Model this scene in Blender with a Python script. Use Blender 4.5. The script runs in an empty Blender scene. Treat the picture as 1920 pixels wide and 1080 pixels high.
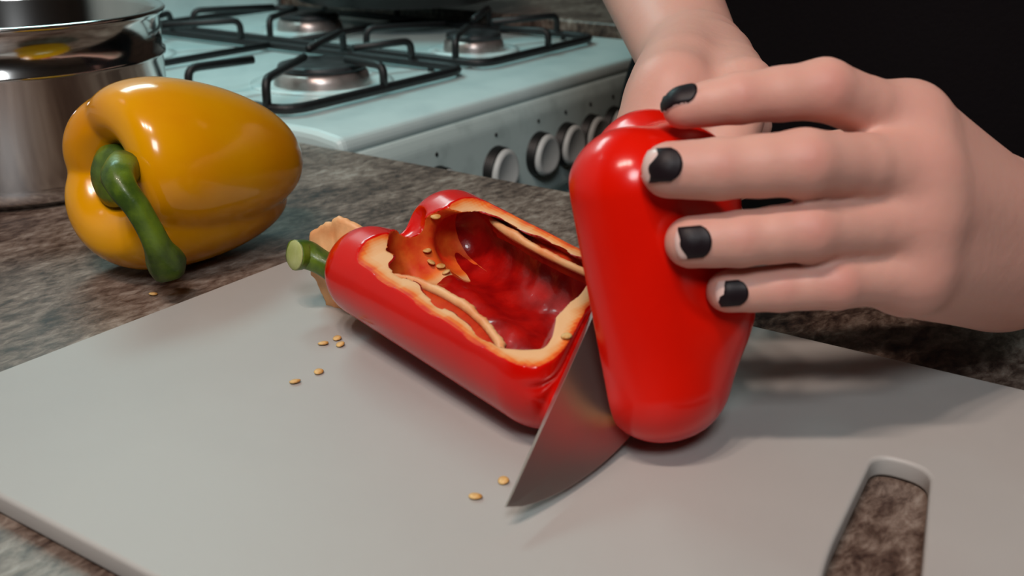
import bpy, bmesh, math, random
import numpy as np
from mathutils import Vector, Matrix
random.seed(7)
rng = np.random.default_rng(7)
SC = bpy.context.scene
COL = SC.collection
V = lambda *a: np.array(a, float)

# ------------------------------------------------------------------ camera
# world: centimetres in the builders, metres in the scene; z = 0 is the top of the chopping board
F = 2049.0
PITCH = math.atan(790 / F)
AZ = math.radians(34.4)
CAM = V(0, 0, 17)
FH = V(math.cos(AZ), math.sin(AZ), 0)
RT = V(math.sin(AZ), -math.cos(AZ), 0)
FW = FH * math.cos(PITCH) + V(0, 0, -math.sin(PITCH))
UP = np.cross(RT, FW)
def atd(x, y, d):                       # point (cm) at depth d cm along the view, used while laying out
    return CAM + (FW * F + RT * (x - 960) - UP * (y - 540)) * (d / F)
cam_d = bpy.data.cameras.new('camera')
cam = bpy.data.objects.new('camera', cam_d); COL.objects.link(cam)
cam.matrix_world = Matrix(((RT[0], UP[0], -FW[0], 0), (RT[1], UP[1], -FW[1], 0), (RT[2], UP[2], -FW[2], .17), (0, 0, 0, 1)))
cam_d.sensor_width = 36; cam_d.lens = 36 * F / 1920
cam_d.clip_start = .01
cam_d.dof.use_dof = True; cam_d.dof.focus_distance = .44; cam_d.dof.aperture_fstop = 16
SC.camera = cam

# ------------------------------------------------------------------ world, lamps, exposure
w = bpy.data.worlds.new('world'); SC.world = w; w.use_nodes = True
bg = w.node_tree.nodes['Background']; bg.inputs[0].default_value = (.95, .85, .82, 1); bg.inputs[1].default_value = .06
def area(name, loc, tgt, size, power, col, sy=None):
    l = bpy.data.lights.new(name, 'AREA'); l.energy = power; l.color = col; l.size = size / 100
    if sy: l.shape = 'RECTANGLE'; l.size_y = sy / 100
    o = bpy.data.objects.new(name, l); COL.objects.link(o)
    o.location = V(*loc) / 100
    o.rotation_euler = (Vector(tgt) - Vector(loc)).to_track_quat('-Z', 'Y').to_euler()
    return o
area('hood_light', (66, 98, 72), (66, 62, 0), 46, 3.0, (.58, 1.0, 1.0), 14)
area('window_light', (8, 120, 95), (30, 30, 0), 22, 10.5, (.84, .97, 1.0), 30)
for dx, dy in ((0, 0), (-9, 13), (8, -14)):
    area('ceiling_lamp', (-28 + dx, 16 + dy, 118), (28, 14, 0), 7, 3.3, (1.0, .80, .70))
area('front_fill_light', (-52, -36, 100), (70, 44, -4), 30, 8.5, (.92, .97, 1.0))  # cool fill added from the front left to brighten the cooker's control panel
SC.view_settings.view_transform = 'Standard'; SC.view_settings.look = 'None'
SC.view_settings.gamma = 1; SC.view_settings.use_curve_mapping = False
SC.view_settings.exposure = -0.12

# ------------------------------------------------------------------ helpers
ORG = {}
def tag(o, label=None, cat=None, group=None, kind=None):
    if label: o['label'] = label
    if cat: o['category'] = cat
    if group: o['group'] = group
    if kind: o['kind'] = kind
    return o
def thing(name, label, cat, loc, group=None):
    o = bpy.data.objects.new(name, None); COL.objects.link(o)
    o.empty_display_size = .01
    o.location = V(*loc) / 100; ORG[o] = V(*loc)
    return tag(o, label, cat, group)
def mk(name, vs, fs, mat=None, parent=None, smooth=True, org=None, attr=None):
    vs = np.asarray(vs, float).reshape(-1, 3)
    base = ORG[parent] if parent is not None else V(0, 0, 0)
    if org is None: org = base if parent is not None else vs.mean(0) * V(1, 1, 0) + V(0, 0, vs[:, 2].min())
    org = np.asarray(org, float)
    me = bpy.data.meshes.new(name)
    me.from_pydata(((vs - org) / 100).tolist(), [], [list(map(int, f)) for f in fs])
    me.validate()
    if smooth: me.polygons.foreach_set('use_smooth', [True] * len(me.polygons))
    if attr:
        for k, a in attr.items():
            at_ = me.attributes.new(k, 'FLOAT', 'POINT'); at_.data.foreach_set('value', np.asarray(a, np.float32))
    o = bpy.data.objects.new(name, me); COL.objects.link(o)
    for m in (mat if isinstance(mat, (list, tuple)) else [mat]):
        if m: me.materials.append(m)
    if parent is not None:
        o.parent = parent
    o.location = (org - base) / 100; ORG[o] = org
    return o
class MB:
    def __init__(s): s.v = []; s.f = []; s.n = 0
    def add(s, vs, fs):
        vs = np.asarray(vs, float).reshape(-1, 3)
        s.v.append(vs); s.f += [[i + s.n for i in f] for f in fs]; s.n += len(vs); return s
    def box(s, a, b):
        x0, y0, z0 = a; x1, y1, z1 = b
        return s.add([(x, y, z) for z in (z0, z1) for (x, y) in ((x0, y0), (x1, y0), (x1, y1), (x0, y1))],
                     [(3, 2, 1, 0), (4, 5, 6, 7), (0, 1, 5, 4), (1, 2, 6, 5), (2, 3, 7, 6), (3, 0, 4, 7)])
    def grid(s, P, closeu=False, closev=False):
        P = np.asarray(P); a, b = P.shape[:2]; fs = []
        for i in range(a if closeu else a - 1):
            for j in range(b if closev else b - 1):
                i2, j2 = (i + 1) % a, (j + 1) % b
                fs.append((i * b + j, i2 * b + j, i2 * b + j2, i * b + j2))
        return s.add(P.reshape(-1, 3), fs)
    def tube(s, pts, r, n=12, cap=True, closed=False):
        pts = np.asarray(pts, float); m = len(pts)
        r = np.full(m, r) if np.isscalar(r) else np.asarray(r)
        T = np.gradient(pts, axis=0)
        if closed: T = np.roll(pts, -1, 0) - np.roll(pts, 1, 0)
        T /= np.linalg.norm(T, axis=1)[:, None]
        ref = V(0, 0, 1) if abs(T[0][2]) < .9 else V(1, 0, 0)
        N = np.cross(T[0], ref); N /= np.linalg.norm(N); rings = []
        for i in range(m):
            N = N - T[i] * (N @ T[i]); N /= np.linalg.norm(N); B = np.cross(T[i], N)
            a = np.linspace(0, 2 * math.pi, n, endpoint=False)
            rings.append(pts[i] + r[i] * (np.cos(a)[:, None] * N + np.sin(a)[:, None] * B))
        n0 = s.n; s.grid(rings, closeu=closed, closev=True)
        if cap and not closed:
            s.f.append([n0 + k for k in range(n)]); s.f.append([n0 + (m - 1) * n + k for k in range(n)][::-1])
        return s
    def lathe(s, prof, c, n=64, ax=None):
        a = np.linspace(0, 2 * math.pi, n, endpoint=False); prof = np.asarray(prof)
        P = np.stack([np.stack([c[0] + r * np.cos(a), c[1] + r * np.sin(a), np.full(n, c[2] + z)], -1) for r, z in prof])
        return s.grid(P, closev=True)
    def mk(s, name, mat, parent=None, **k): return mk(name, np.concatenate(s.v), s.f, mat, parent, **k)
def bevel(o, w, seg=3, ang=30):
    m = o.modifiers.new('bevel', 'BEVEL'); m.width = w / 100; m.segments = seg; m.limit_method = 'ANGLE'; m.angle_limit = math.radians(ang)
    return o
def rounded_path(pts, r, seg=5, closed=False):
    pts = [np.asarray(p, float) for p in pts]; out = []; n = len(pts)
    for i, p in enumerate(pts):
        if not closed and i in (0, n - 1): out.append(p); continue
        a, b = pts[i - 1] - p, pts[(i + 1) % n] - p
        la, lb = np.linalg.norm(a), np.linalg.norm(b); rr = min(r, la * .45, lb * .45)
        A, B = p + a / la * rr, p + b / lb * rr
        for t in np.linspace(0, 1, seg): out.append((1 - t) ** 2 * A + 2 * t * (1 - t) * p + t * t * B)
    return np.array(out)
def catmull(pts, n):
    pts = np.asarray(pts, float); m = len(pts) - 1
    P = np.vstack([2 * pts[0] - pts[1], pts, 2 * pts[-1] - pts[-2]]); out = []
    for t in np.linspace(0, m, n):
        i = min(int(t), m - 1); u = t - i; p0, p1, p2, p3 = P[i:i + 4]
        out.append(.5 * ((2 * p1) + (-p0 + p2) * u + (2 * p0 - 5 * p1 + 4 * p2 - p3) * u * u + (-p0 + 3 * p1 - 3 * p2 + p3) * u ** 3))
    return np.array(out)
def unit(a): a = np.asarray(a, float); return a / np.linalg.norm(a)

# ------------------------------------------------------------------ materials
def srgb(r, g, b): return tuple(((c / 255) / 12.92 if c / 255 <= .04045 else ((c / 255 + .055) / 1.055) ** 2.4) for c in (r, g, b)) + (1,)
def mat(name, col, rough=.5, metal=0, spec=.5, sss=0, coat=0, noise=None, bump=None, ssr=(1, .3, .15), crough=.05):
    m = bpy.data.materials.new(name); m.use_nodes = True; nt = m.node_tree; b = nt.nodes['Principled BSDF']
    b.inputs['Base Color'].default_value = col; b.inputs['Roughness'].default_value = rough
    b.inputs['Metallic'].default_value = metal; b.inputs['Specular IOR Level'].default_value = spec
    b.inputs['Coat Weight'].default_value = coat; b.inputs['Coat Roughness'].default_value = crough
    if sss:
        b.inputs['Subsurface Weight'].default_value = sss; b.inputs['Subsurface Radius'].default_value = ssr; b.inputs['Subsurface Scale'].default_value = .005
    tc = nt.nodes.new('ShaderNodeTexCoord')
    if noise:                                   # (scale, colour2, low, high)
        s, c2, lo, hi = noise
        n = nt.nodes.new('ShaderNodeTexNoise'); n.inputs['Scale'].default_value = s; n.inputs['Detail'].default_value = 6
        r = nt.nodes.new('ShaderNodeValToRGB'); r.color_ramp.elements[0].position = lo; r.color_ramp.elements[1].position = hi
        r.color_ramp.elements[0].color = col; r.color_ramp.elements[1].color = c2
        nt.links.new(tc.outputs['Object'], n.inputs['Vector']); nt.links.new(n.outputs['Fac'], r.inputs[0]); nt.links.new(r.outputs[0], b.inputs['Base Color'])
    if bump:
        s, st = bump
        n = nt.nodes.new('ShaderNodeTexNoise'); n.inputs['Scale'].default_value = s; n.inputs['Detail'].default_value = 4
        bm_ = nt.nodes.new('ShaderNodeBump'); bm_.inputs['Strength'].default_value = st; bm_.inputs['Distance'].default_value = .002
        nt.links.new(tc.outputs['Object'], n.inputs['Vector']); nt.links.new(n.outputs['Fac'], bm_.inputs['Height']); nt.links.new(bm_.outputs[0], b.inputs['Normal'])
    return m
M = {}
M['yellow'] = mat('yellow_skin', srgb(226, 158, 3), .17, coat=.15, spec=.4, noise=(18, srgb(214, 136, 4), .35, .7), bump=(28, .05))
M['red'] = mat('red_skin', srgb(214, 13, 2), .17, spec=.42, noise=(16, srgb(196, 6, 3), .35, .7), bump=(30, .06))
M['redh'] = mat('red_skin_held', srgb(222, 20, 2), .21, spec=.4, noise=(16, srgb(204, 12, 3), .35, .7), bump=(26, .10))
M['inner'] = mat('inner_red', srgb(176, 14, 8), .3, coat=.3, noise=(120, srgb(140, 4, 4), .35, .65), bump=(140, .3))
M['flesh'] = mat('cut_flesh', srgb(222, 160, 104), .6, spec=.3, noise=(90, srgb(222, 112, 50), .4, .8), bump=(120, .2))
M['cream'] = mat('pale_membrane', srgb(232, 176, 122), .5, noise=(70, srgb(224, 128, 66), .4, .72), bump=(110, .3))
M['redflesh'] = mat('orange_red_flesh', srgb(206, 66, 14), .65, spec=.25, noise=(80, srgb(190, 34, 12), .35, .7), bump=(110, .25))
def flesh2():
    m = mat('cut_flesh_graded', srgb(222, 160, 104), .6, spec=.3, bump=(120, .2)); nt = m.node_tree; b = nt.nodes['Principled BSDF']; N = nt.nodes.new; L = nt.links.new
    a = N('ShaderNodeAttribute'); a.attribute_name = 'depth'; n = N('ShaderNodeTexNoise'); n.inputs['Scale'].default_value = 110; n.inputs['Detail'].default_value = 5
    tc = N('ShaderNodeTexCoord'); L(tc.outputs['Object'], n.inputs['Vector'])
    ma = N('ShaderNodeMath'); ma.operation = 'MULTIPLY_ADD'; ma.inputs[1].default_value = .30; L(n.outputs['Fac'], ma.inputs[0]); L(a.outputs['Fac'], ma.inputs[2])
    r = N('ShaderNodeValToRGB'); e = r.color_ramp.elements
    e[0].position = .14; e[0].color = srgb(206, 40, 8); e[1].position = .48; e[1].color = srgb(226, 176, 126); k = e.new(.26); k.color = srgb(226, 112, 34); k = e.new(.36); k.color = srgb(224, 156, 96)
    L(ma.outputs[0], r.inputs[0]); L(r.outputs[0], b.inputs['Base Color']); return m
M['flesh2'] = flesh2()
M['seed'] = mat('seed', srgb(222, 184, 120), .5, noise=(300, srgb(196, 140, 70), .4, .6))
M['stem'] = mat('green_stem', srgb(96, 122, 24), .42, coat=.1, noise=(80, srgb(48, 74, 12), .38, .62), bump=(110, .5))
M['stem_cut'] = mat('pale_stem_end', srgb(176, 182, 122), .6, noise=(120, srgb(150, 160, 80), .4, .7))
M['enamel'] = mat('white_enamel', srgb(210, 232, 232), .28, coat=.2, noise=(26, srgb(198, 221, 222), .45, .7))
M['enamel_old'] = mat('worn_panel', srgb(206, 228, 226), .4, noise=(40, srgb(180, 202, 200), .52, .75))
M['iron'] = mat('black_iron', srgb(20, 20, 22), .5, bump=(200, .2))
M['burner'] = mat('burner_alu', srgb(196, 184, 180), .35, metal=.8, noise=(60, srgb(150, 140, 136), .4, .7))
M['cap'] = mat('burner_cap', srgb(46, 48, 50), .45, noise=(80, srgb(24, 24, 26), .4, .6))
M['knob'] = mat('knob_white', srgb(206, 212, 210), .4)
M['knobd'] = mat('knob_black', srgb(16, 18, 18), .5)  # plain black of the knob bodies, marker dots and support feet
M['glassdark'] = mat('oven_glass', srgb(18, 26, 34), .12)
M['steel'] = mat('polished_steel', (.62, .61, .60, 1), .13, metal=1)
M['blade'] = mat('blade_steel', (.66, .61, .58, 1), .42, metal=1, noise=(8, (.58, .54, .51, 1), .3, .7))
M['handle'] = mat('knife_handle', srgb(18, 18, 20), .45)
M['black'] = mat('black_cloth', srgb(13, 10, 12), .95, spec=.1, bump=(300, .3))
M['jean'] = mat('dark_trousers', srgb(20, 22, 30), .9, spec=.1)
M['pan'] = mat('pan_black', srgb(10, 10, 11), .5)
M['wall'] = mat('wall_paint', srgb(196, 214, 212), .7, noise=(5, srgb(188, 206, 204), .4, .6))
M['wall2'] = mat('warm_wall', srgb(122, 98, 84), .8, noise=(3, srgb(104, 84, 72), .4, .6))
M['ceil'] = mat('ceiling_paint', srgb(150, 132, 120), .9)
M['floor'] = mat('floor_vinyl', srgb(110, 92, 74), .6, noise=(6, srgb(90, 74, 60), .4, .6))
M['cab'] = mat('cabinet_wood', srgb(120, 88, 60), .5, noise=(12, srgb(96, 68, 46), .4, .6))
M['polish'] = mat('nail_polish', srgb(20, 7, 14), .5, spec=.3)
M['nail'] = mat('nail', srgb(222, 190, 182), .35, coat=.3)
def board_mat():
    m = mat('board_plastic', srgb(174, 172, 168), .5, sss=.15, ssr=(1, 1, 1), noise=(7, srgb(168, 166, 163), .4, .65), bump=(60, .08))
    return m
M['board'] = board_mat()
def granite():
    m = bpy.data.materials.new('mottled_stone'); m.use_nodes = True; nt = m.node_tree; b = nt.nodes['Principled BSDF']
    L = nt.links.new; N = nt.nodes.new
    tc = N('ShaderNodeTexCoord'); mp = N('ShaderNodeMapping'); mp.inputs['Rotation'].default_value = (0, 0, math.radians(35)); mp.inputs['Scale'].default_value = (1, 2.0, 1)
    L(tc.outputs['Object'], mp.inputs['Vector'])
    n1 = N('ShaderNodeTexNoise'); n1.inputs['Scale'].default_value = 95; n1.inputs['Detail'].default_value = 10; n1.inputs['Roughness'].default_value = .72; n1.inputs['Distortion'].default_value = .35
    n2 = N('ShaderNodeTexNoise'); n2.inputs['Scale'].default_value = 16; n2.inputs['Detail'].default_value = 4
    L(mp.outputs[0], n1.inputs['Vector']); L(mp.outputs[0], n2.inputs['Vector'])
    mx = N('ShaderNodeMath'); mx.operation = 'MULTIPLY_ADD'; mx.inputs[1].default_value = .35; L(n2.outputs['Fac'], mx.inputs[0])
    m2 = N('ShaderNodeMath'); m2.operation = 'MULTIPLY'; m2.inputs[1].default_value = .65; L(n1.outputs['Fac'], m2.inputs[0]); L(m2.outputs[0], mx.inputs[2])
    r = N('ShaderNodeValToRGB'); e = r.color_ramp.elements
    e[0].position = .36; e[0].color = srgb(34, 24, 22); e[1].position = .64; e[1].color = srgb(160, 150, 140)
    for p, c in ((.44, srgb(74, 58, 50)), (.50, srgb(104, 88, 78)), (.56, srgb(130, 115, 104))): k = e.new(p); k.color = c
    L(mx.outputs[0], r.inputs[0]); L(r.outputs[0], b.inputs['Base Color'])
    b.inputs['Roughness'].default_value = .38
    bm_ = N('ShaderNodeBump'); bm_.inputs['Strength'].default_value = .15; bm_.inputs['Distance'].default_value = .001; L(n1.outputs['Fac'], bm_.inputs['Height']); L(bm_.outputs[0], b.inputs['Normal'])
    return m
M['stone'] = granite()
def skin_mat():
    m = mat('skin', srgb(214, 170, 154), .5, sss=.35, spec=.35)
    nt = m.node_tree; b = nt.nodes['Principled BSDF']; N = nt.nodes.new; L = nt.links.new
    b.inputs['Subsurface Scale'].default_value = .004
    at_ = N('ShaderNodeAttribute'); at_.attribute_name = 'redness'
    no = N('ShaderNodeTexNoise'); no.inputs['Scale'].default_value = 55; no.inputs['Detail'].default_value = 5
    tc = N('ShaderNodeTexCoord'); L(tc.outputs['Object'], no.inputs['Vector'])
    m1 = N('ShaderNodeMix'); m1.data_type = 'RGBA'; m1.inputs[6].default_value = srgb(214, 166, 150); m1.inputs[7].default_value = srgb(208, 154, 140)
    L(no.outputs['Fac'], m1.inputs[0])
    m2 = N('ShaderNodeMix'); m2.data_type = 'RGBA'; m2.inputs[7].default_value = srgb(190, 104, 98)
    L(at_.outputs['Fac'], m2.inputs[0]); L(m1.outputs[2], m2.inputs[6]); L(m2.outputs[2], b.inputs['Base Color'])
    n2 = N('ShaderNodeTexNoise'); n2.inputs['Scale'].default_value = 240; n2.inputs['Detail'].default_value = 3; L(tc.outputs['Object'], n2.inputs['Vector'])
    bp = N('ShaderNodeBump'); bp.inputs['Strength'].default_value = .18; bp.inputs['Distance'].default_value = .001; L(n2.outputs['Fac'], bp.inputs['Height']); L(bp.outputs[0], b.inputs['Normal'])
    return m
M['skin'] = skin_mat()

# ------------------------------------------------------------------ the room
def struct(name, mb, m, bev=0, smooth=False):
    o = mb.mk(name, m, smooth=smooth); o['kind'] = 'structure'
    if bev: bevel(o, bev)
    return o
struct('floor', MB().box((-190, -190, -95), (330, 109, -91)), M['floor'])
struct('ceiling', MB().box((-190, -190, 152), (330, 109, 156)), M['ceil'])
struct('wall_back', MB().box((-190, 109, -91), (330, 117, 152)), M['wall'])
struct('wall_left', MB().box((-198, -190, -91), (-190, 109, 152)), M['wall2'])
struct('wall_right', MB().box((330, -190, -91), (338, 109, 152)), M['wall2'])
struct('wall_front', MB().box((-190, -198, -91), (330, -190, 152)), M['wall2'])

# worktops and the cabinets under them
def top(name, a, b, label):
    o = MB().box(a, b).mk(name, M['stone'], smooth=False); bevel(o, .35, 4); return tag(o, label, 'worktop')
top('worktop', (-25, -70, -4.9), (52.9, 108.8, -.72), 'mottled brown stone-look worktop under the white chopping board')
top('worktop', (104.6, 50.6, -2.6), (190, 108.8, 1.35), 'stone-look worktop on the far side of the white cooker')
def cabinet(a, b, nd, axis, label):
    t = thing('base_cabinet', label, 'cabinet', ((a[0] + b[0]) / 2, (a[1] + b[1]) / 2, a[2]))
    bevel(MB().box(a, b).mk('carcass', M['cab'], t, smooth=False), .2)
    for k in range(nd):
        if axis == 'x':
            y0 = a[1] + (b[1] - a[1]) * k / nd + .4; y1 = a[1] + (b[1] - a[1]) * (k + 1) / nd - .4
            d = MB().box((b[0], y0, a[2] + 12), (b[0] + 1.8, y1, b[2] - 1)).mk('door', M['cab'], t, smooth=False); bevel(d, .3)
            MB().tube(rounded_path([(b[0] + 1.7, y1 - 4, b[2] - 8), (b[0] + 4, y1 - 4, b[2] - 8), (b[0] + 4, y1 - 4, b[2] - 20), (b[0] + 1.7, y1 - 4, b[2] - 20)], 1), .45).mk('handle', M['steel'], d)
        else:
            x0 = a[0] + (b[0] - a[0]) * k / nd + .4; x1 = a[0] + (b[0] - a[0]) * (k + 1) / nd - .4
            d = MB().box((x0, a[1] - 1.8, a[2] + 12), (x1, a[1], b[2] - 1)).mk('door', M['cab'], t, smooth=False); bevel(d, .3)
            MB().tube(rounded_path([(x0 + 4, a[1] - 1.7, b[2] - 8), (x0 + 4, a[1] - 4, b[2] - 8), (x0 + 4, a[1] - 4, b[2] - 20), (x0 + 4, a[1] - 1.7, b[2] - 20)], 1), .45).mk('handle', M['steel'], d)
cabinet((-23, -68, -91), (48.5, 108.6, -5), 3, 'x', 'wooden base cabinet under the worktop with the chopping board')
cabinet((105, 53.5, -91), (188, 108.6, -2.7), 2, 'y', 'wooden base cabinet on the far side of the cooker')

# ------------------------------------------------------------------ the cooker
ck = thing('gas_cooker', 'white enamel four-burner gas cooker with black pan supports', 'cooker', (78.5, 80, -91))
X0, X1 = 53.6, 103.6
def prof_x(prof, x0, x1, n=2):          # profile (y, z) swept along x with end caps
    P = np.array([[(x, y, z) for y, z in prof] for x in np.linspace(x0, x1, n)]); mb = MB(); mb.grid(P, closev=True)
    k = len(prof); mb.f.append(list(range(k))); mb.f.append([(n - 1) * k + i for i in range(k)][::-1]); return mb
pr = rounded_path([(107, -2.2), (107, 0), (53.6, 0), (51.0, -.35), (50.7, -1.3), (51.4, -2.2)], .9, 5, closed=True)
hob = prof_x(pr[:, :2] if pr.shape[1] > 2 else pr, X0, X1).mk('hob_top', M['enamel'], ck, smooth=False); bevel(hob, .6, 3, 50)
o = MB().box((X0 + .2, 51.3, -91), (X1 - .2, 107, -2.2)).mk('oven_body', M['enamel'], ck, smooth=False); bevel(o, .3)
fas = prof_x(rounded_path([(51.6, -1.42), (50.75, -1.5), (50.35, -2.6), (50.2, -9.9), (51.4, -10.4)], .4, 4, closed=True), X0 + .1, X1 - .1).mk('control_panel', M['enamel_old'], ck, smooth=False)
o = MB().box((X0 + .8, 49.9, -15.5), (X1 - .8, 51.2, -11.1)).mk('door_rail', M['enamel'], ck, smooth=False); bevel(o, .3)
od = MB().box((X0 + .8, 49.6, -72), (X1 - .8, 51.2, -11.2)).mk('oven_door', M['glassdark'], ck, smooth=False); bevel(od, .4)
MB().tube(rounded_path([(X0 + 6, 49.7, -17.5), (X0 + 6, 46.4, -17.5), (X1 - 6, 46.4, -17.5), (X1 - 6, 49.7, -17.5)], 1.2), .7).mk('handle', M['enamel'], od)
o = MB().box((X0 + .6, 107.1, -.2), (X1 - .6, 108.6, 48)).mk('lid', M['enamel'], ck, smooth=False); bevel(o, .4)
# knobs
kb_x = [63.4, 71.2, 77.5, 81.9, 86.2, 90.4]
for i, kx in enumerate(kb_x):
    zc = -6.2; yf = 50.3
    mb = MB(); a = np.linspace(0, 2 * math.pi, 40, endpoint=False)
    def ring(r, y, egg=0, cx=kx, cz=zc):
        rr = r * (1 + egg * np.cos(a * 1 - math.pi / 2) * .0 + egg * np.cos(3 * (a - math.pi / 2)) * .5)
        return np.stack([cx + rr * np.cos(a), np.full(40, y), cz + rr * np.sin(a)], -1)
    r0 = 1.95
    mb.grid([ring(.05, yf - .8), ring(r0 * .93, yf - .8, .06), ring(r0 * .97, yf - .65, .06), ring(r0, yf - .1, .02), ring(r0 * 1.04, yf + .12)][::-1], closev=True)
    k = mb.mk('knob', M['knobd'], ck)
    mb = MB(); rk = 1.78
    mb.grid([ring(rk * .97, yf - .75, .08), ring(rk, yf - .9, .08), ring(rk * .97, yf - 1.1, .08), ring(rk * .84, yf - 1.25, .08), ring(rk * .74, yf - 1.16, .08), ring(.02, yf - 1.14)], closev=True)
    kk = mb.mk('knob_cap', M['knob'], k)
    # printed dot above every knob
    mb = MB(); mb.grid([ring(.02, yf - .02, cz=zc + 2.9), ring(.16, yf - .02, cz=zc + 2.9), ring(.16, yf + .1, cz=zc + 2.9)], closev=True); mb.mk('marker_dot', M['knobd'], ck)
# burners
BUR = [(67.2, 65.4, 4.0), (88.5, 65.2, 3.0), (66.5, 91.0, 3.3), (90.5, 89.5, 3.6)]
for cx, cy, r in BUR:
    b = MB().lathe([(r * 1.5, 0), (r * 1.5, .12), (r * 1.28, .2), (r * 1.1, -.05), (.5, -.05)], (cx, cy, .02)).mk('burner', M['enamel'], ck)
    MB().lathe([(r * 1.02, 0), (r * 1.0, .5), (r * .96, 1.0), (r * .9, 1.15), (.1, 1.15)], (cx, cy, .0)).mk('burner_ring', M['burner'], b)
    mb = MB().lathe([(.1, 1.1), (r * .86, 1.1), (r * .93, 1.3), (r * .9, 1.62), (r * .8, 1.75), (.1, 1.8)], (cx, cy, .0), n=48)
    mb.mk('burner_cap', M['cap'], b)
# pan supports
def support(x0, x1, y0, y1, prongs):
    g = MB().tube([tuple(p) for p in rounded_path([(x0, y0, .62), (x1, y0, .62), (x1, y1, .62), (x0, y1, .62)], 2.4, 6, closed=True)], .38, 10, closed=True).mk('pan_support', M['iron'], ck)
    for (bx, by), (tx, ty), ht in prongs:
        d = unit(V(tx - bx, ty - by, 0)); L_ = math.hypot(tx - bx, ty - by)
        p = rounded_path([(bx, by, .6), (bx, by, ht), (bx + d[0] * L_, by + d[1] * L_, ht - .1)], .9, 6)
        MB().tube(p, .33, 10).mk('prong', M['iron'], g)
    MB().tube([(x0, (y0 + y1) / 2 + 1.2, .62), (x1, (y0 + y1) / 2 + 1.2, .62)], .33, 10).mk('cross_bar', M['iron'], g)
    for fx, fy in ((x0, y0 + 4), (x1, y0 + 4), (x0, y1 - 4), (x1, y1 - 4)):
        MB().tube([(fx, fy, .6), (fx, fy, 0.0)], .3, 8).mk('foot', M['knobd'], g)
HT = 2.7
support(55.0, 76.6, 57.2, 103.0, [((55.0, 59.2), (64.2, 64.4), HT), ((65.6, 57.2), (66.8, 62.2), HT - .3), ((76.6, 63.4), (71.0, 65.2), HT - .2), ((76.6, 71.6), (67.6, 67.2), HT),
        ((55.0, 67.6), (61.0, 66.9), HT), ((55.0, 86.0), (62.8, 89.6), HT), ((55.0, 96.0), (62.8, 92.6), HT), ((76.6, 96.0), (70.2, 92.8), HT), ((76.6, 85.4), (70.0, 89.2), HT)])
support(79.2, 99.2, 57.4, 103.0, [((79.2, 60.4), (86.2, 64.2), HT), ((90.0, 57.4), (89.2, 62.4), HT - .4), ((99.2, 62.2), (91.4, 65.0), HT - .2), ((99.2, 71.0), (91.0, 67.0), HT),
        ((79.2, 71.0), (86.2, 67.0), HT), ((79.2, 84.0), (87.0, 88.0), HT), ((79.2, 95.5), (87.0, 91.4), HT), ((99.2, 95.5), (94.0, 91.4), HT), ((99.2, 84.0), (94.0, 88.0), HT)])

# black frying pan on the back right burner
t = thing('frying_pan', 'black frying pan standing on the back right burner of the cooker', 'pan', (98, 83, 3.03))
MB().lathe([(.1, .0), (10.6, 0), (11.2, .2), (13.4, 4.2), (13.7, 4.5), (13.5, 4.6), (13.2, 4.3), (10.9, .55), (.1, .4)], (98, 83, 3.03), n=72).mk('pan_body', M['pan'], t)
p = MB().tube(rounded_path([(110.4, 88.0, 6.7), (114, 89.6, 8.1), (127, 95, 9.3)], 2), np.interp(np.linspace(0, 1, 7), [0, .4, 1], [.8, 1.2, 1.3]), 14).mk('handle', M['handle'], t)

# ------------------------------------------------------------------ saucepan
t = thing('saucepan', 'polished stainless steel saucepan standing open behind the yellow pepper', 'saucepan', (37.2, 61.9, -.72))
c = (37.2, 61.9, -.72); R_ = 8.9
MB().lathe([(.1, 0), (R_ - .7, 0), (R_ - .1, .5), (R_, 1.2), (R_, 7.0), (R_ + .18, 7.15), (R_ + .18, 7.35), (R_, 7.5), (R_ + .02, 9.4), (R_ + .3, 9.62), (R_ + .42, 9.8), (R_ + .28, 9.95), (R_ - .05, 9.86),
            (R_ - .22, 9.5), (R_ - .24, 1.2), (R_ - .9, .45), (.1, .4)], c, n=128).mk('pot_body', M['steel'], t)
h = MB().tube(rounded_path([(c[0] - 6.2, c[1] + 6.2, 7.4), (c[0] - 8.4, c[1] + 8.4, 7.7), (c[0] - 17, c[1] + 17, 8.8)], 1.5), np.interp(np.linspace(0, 1, 7), [0, .3, 1], [.5, .85, 1.1]), 14).mk('handle', M['handle'], t)

# ------------------------------------------------------------------ chopping board
def board():
    cu = bpy.data.curves.new('chopping_board', 'CURVE'); cu.dimensions = '2D'; cu.fill_mode = 'BOTH'
    def loop(pts):
        s = cu.splines.new('POLY'); s.points.add(len(pts) - 1); s.use_cyclic_u = True
        for p, q in zip(s.points, pts): p.co = (q[0] / 100, q[1] / 100, 0, 1)
    loop(rounded_path([(14.2, 1.6), (38.4, 1.6), (38.4, 35.5), (14.2, 35.5)], 1.6, 10, closed=True))
    loop(rounded_path([(31.0, 7.55), (31.0, 5.85), (26.0, 4.75), (22.0, 3.9), (21.6, 6.2), (25.0, 6.95)], 1.1, 8, closed=True))
    cu.extrude = .0021; cu.bevel_depth = .0014; cu.bevel_resolution = 3; cu.offset = -.0014
    tmp = bpy.data.objects.new('tmp', cu); COL.objects.link(tmp)
    dg = bpy.context.evaluated_depsgraph_get(); me = bpy.data.meshes.new_from_object(tmp.evaluated_get(dg))
    bpy.data.objects.remove(tmp)
    me.name = 'chopping_board'; me.materials.clear(); me.materials.append(M['board'])
    o = bpy.data.objects.new('chopping_board', me); COL.objects.link(o); o.location = (0, 0, -.0035)
    tag(o, 'white plastic chopping board with a slot handle under the peppers', 'chopping board')
board()

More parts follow.
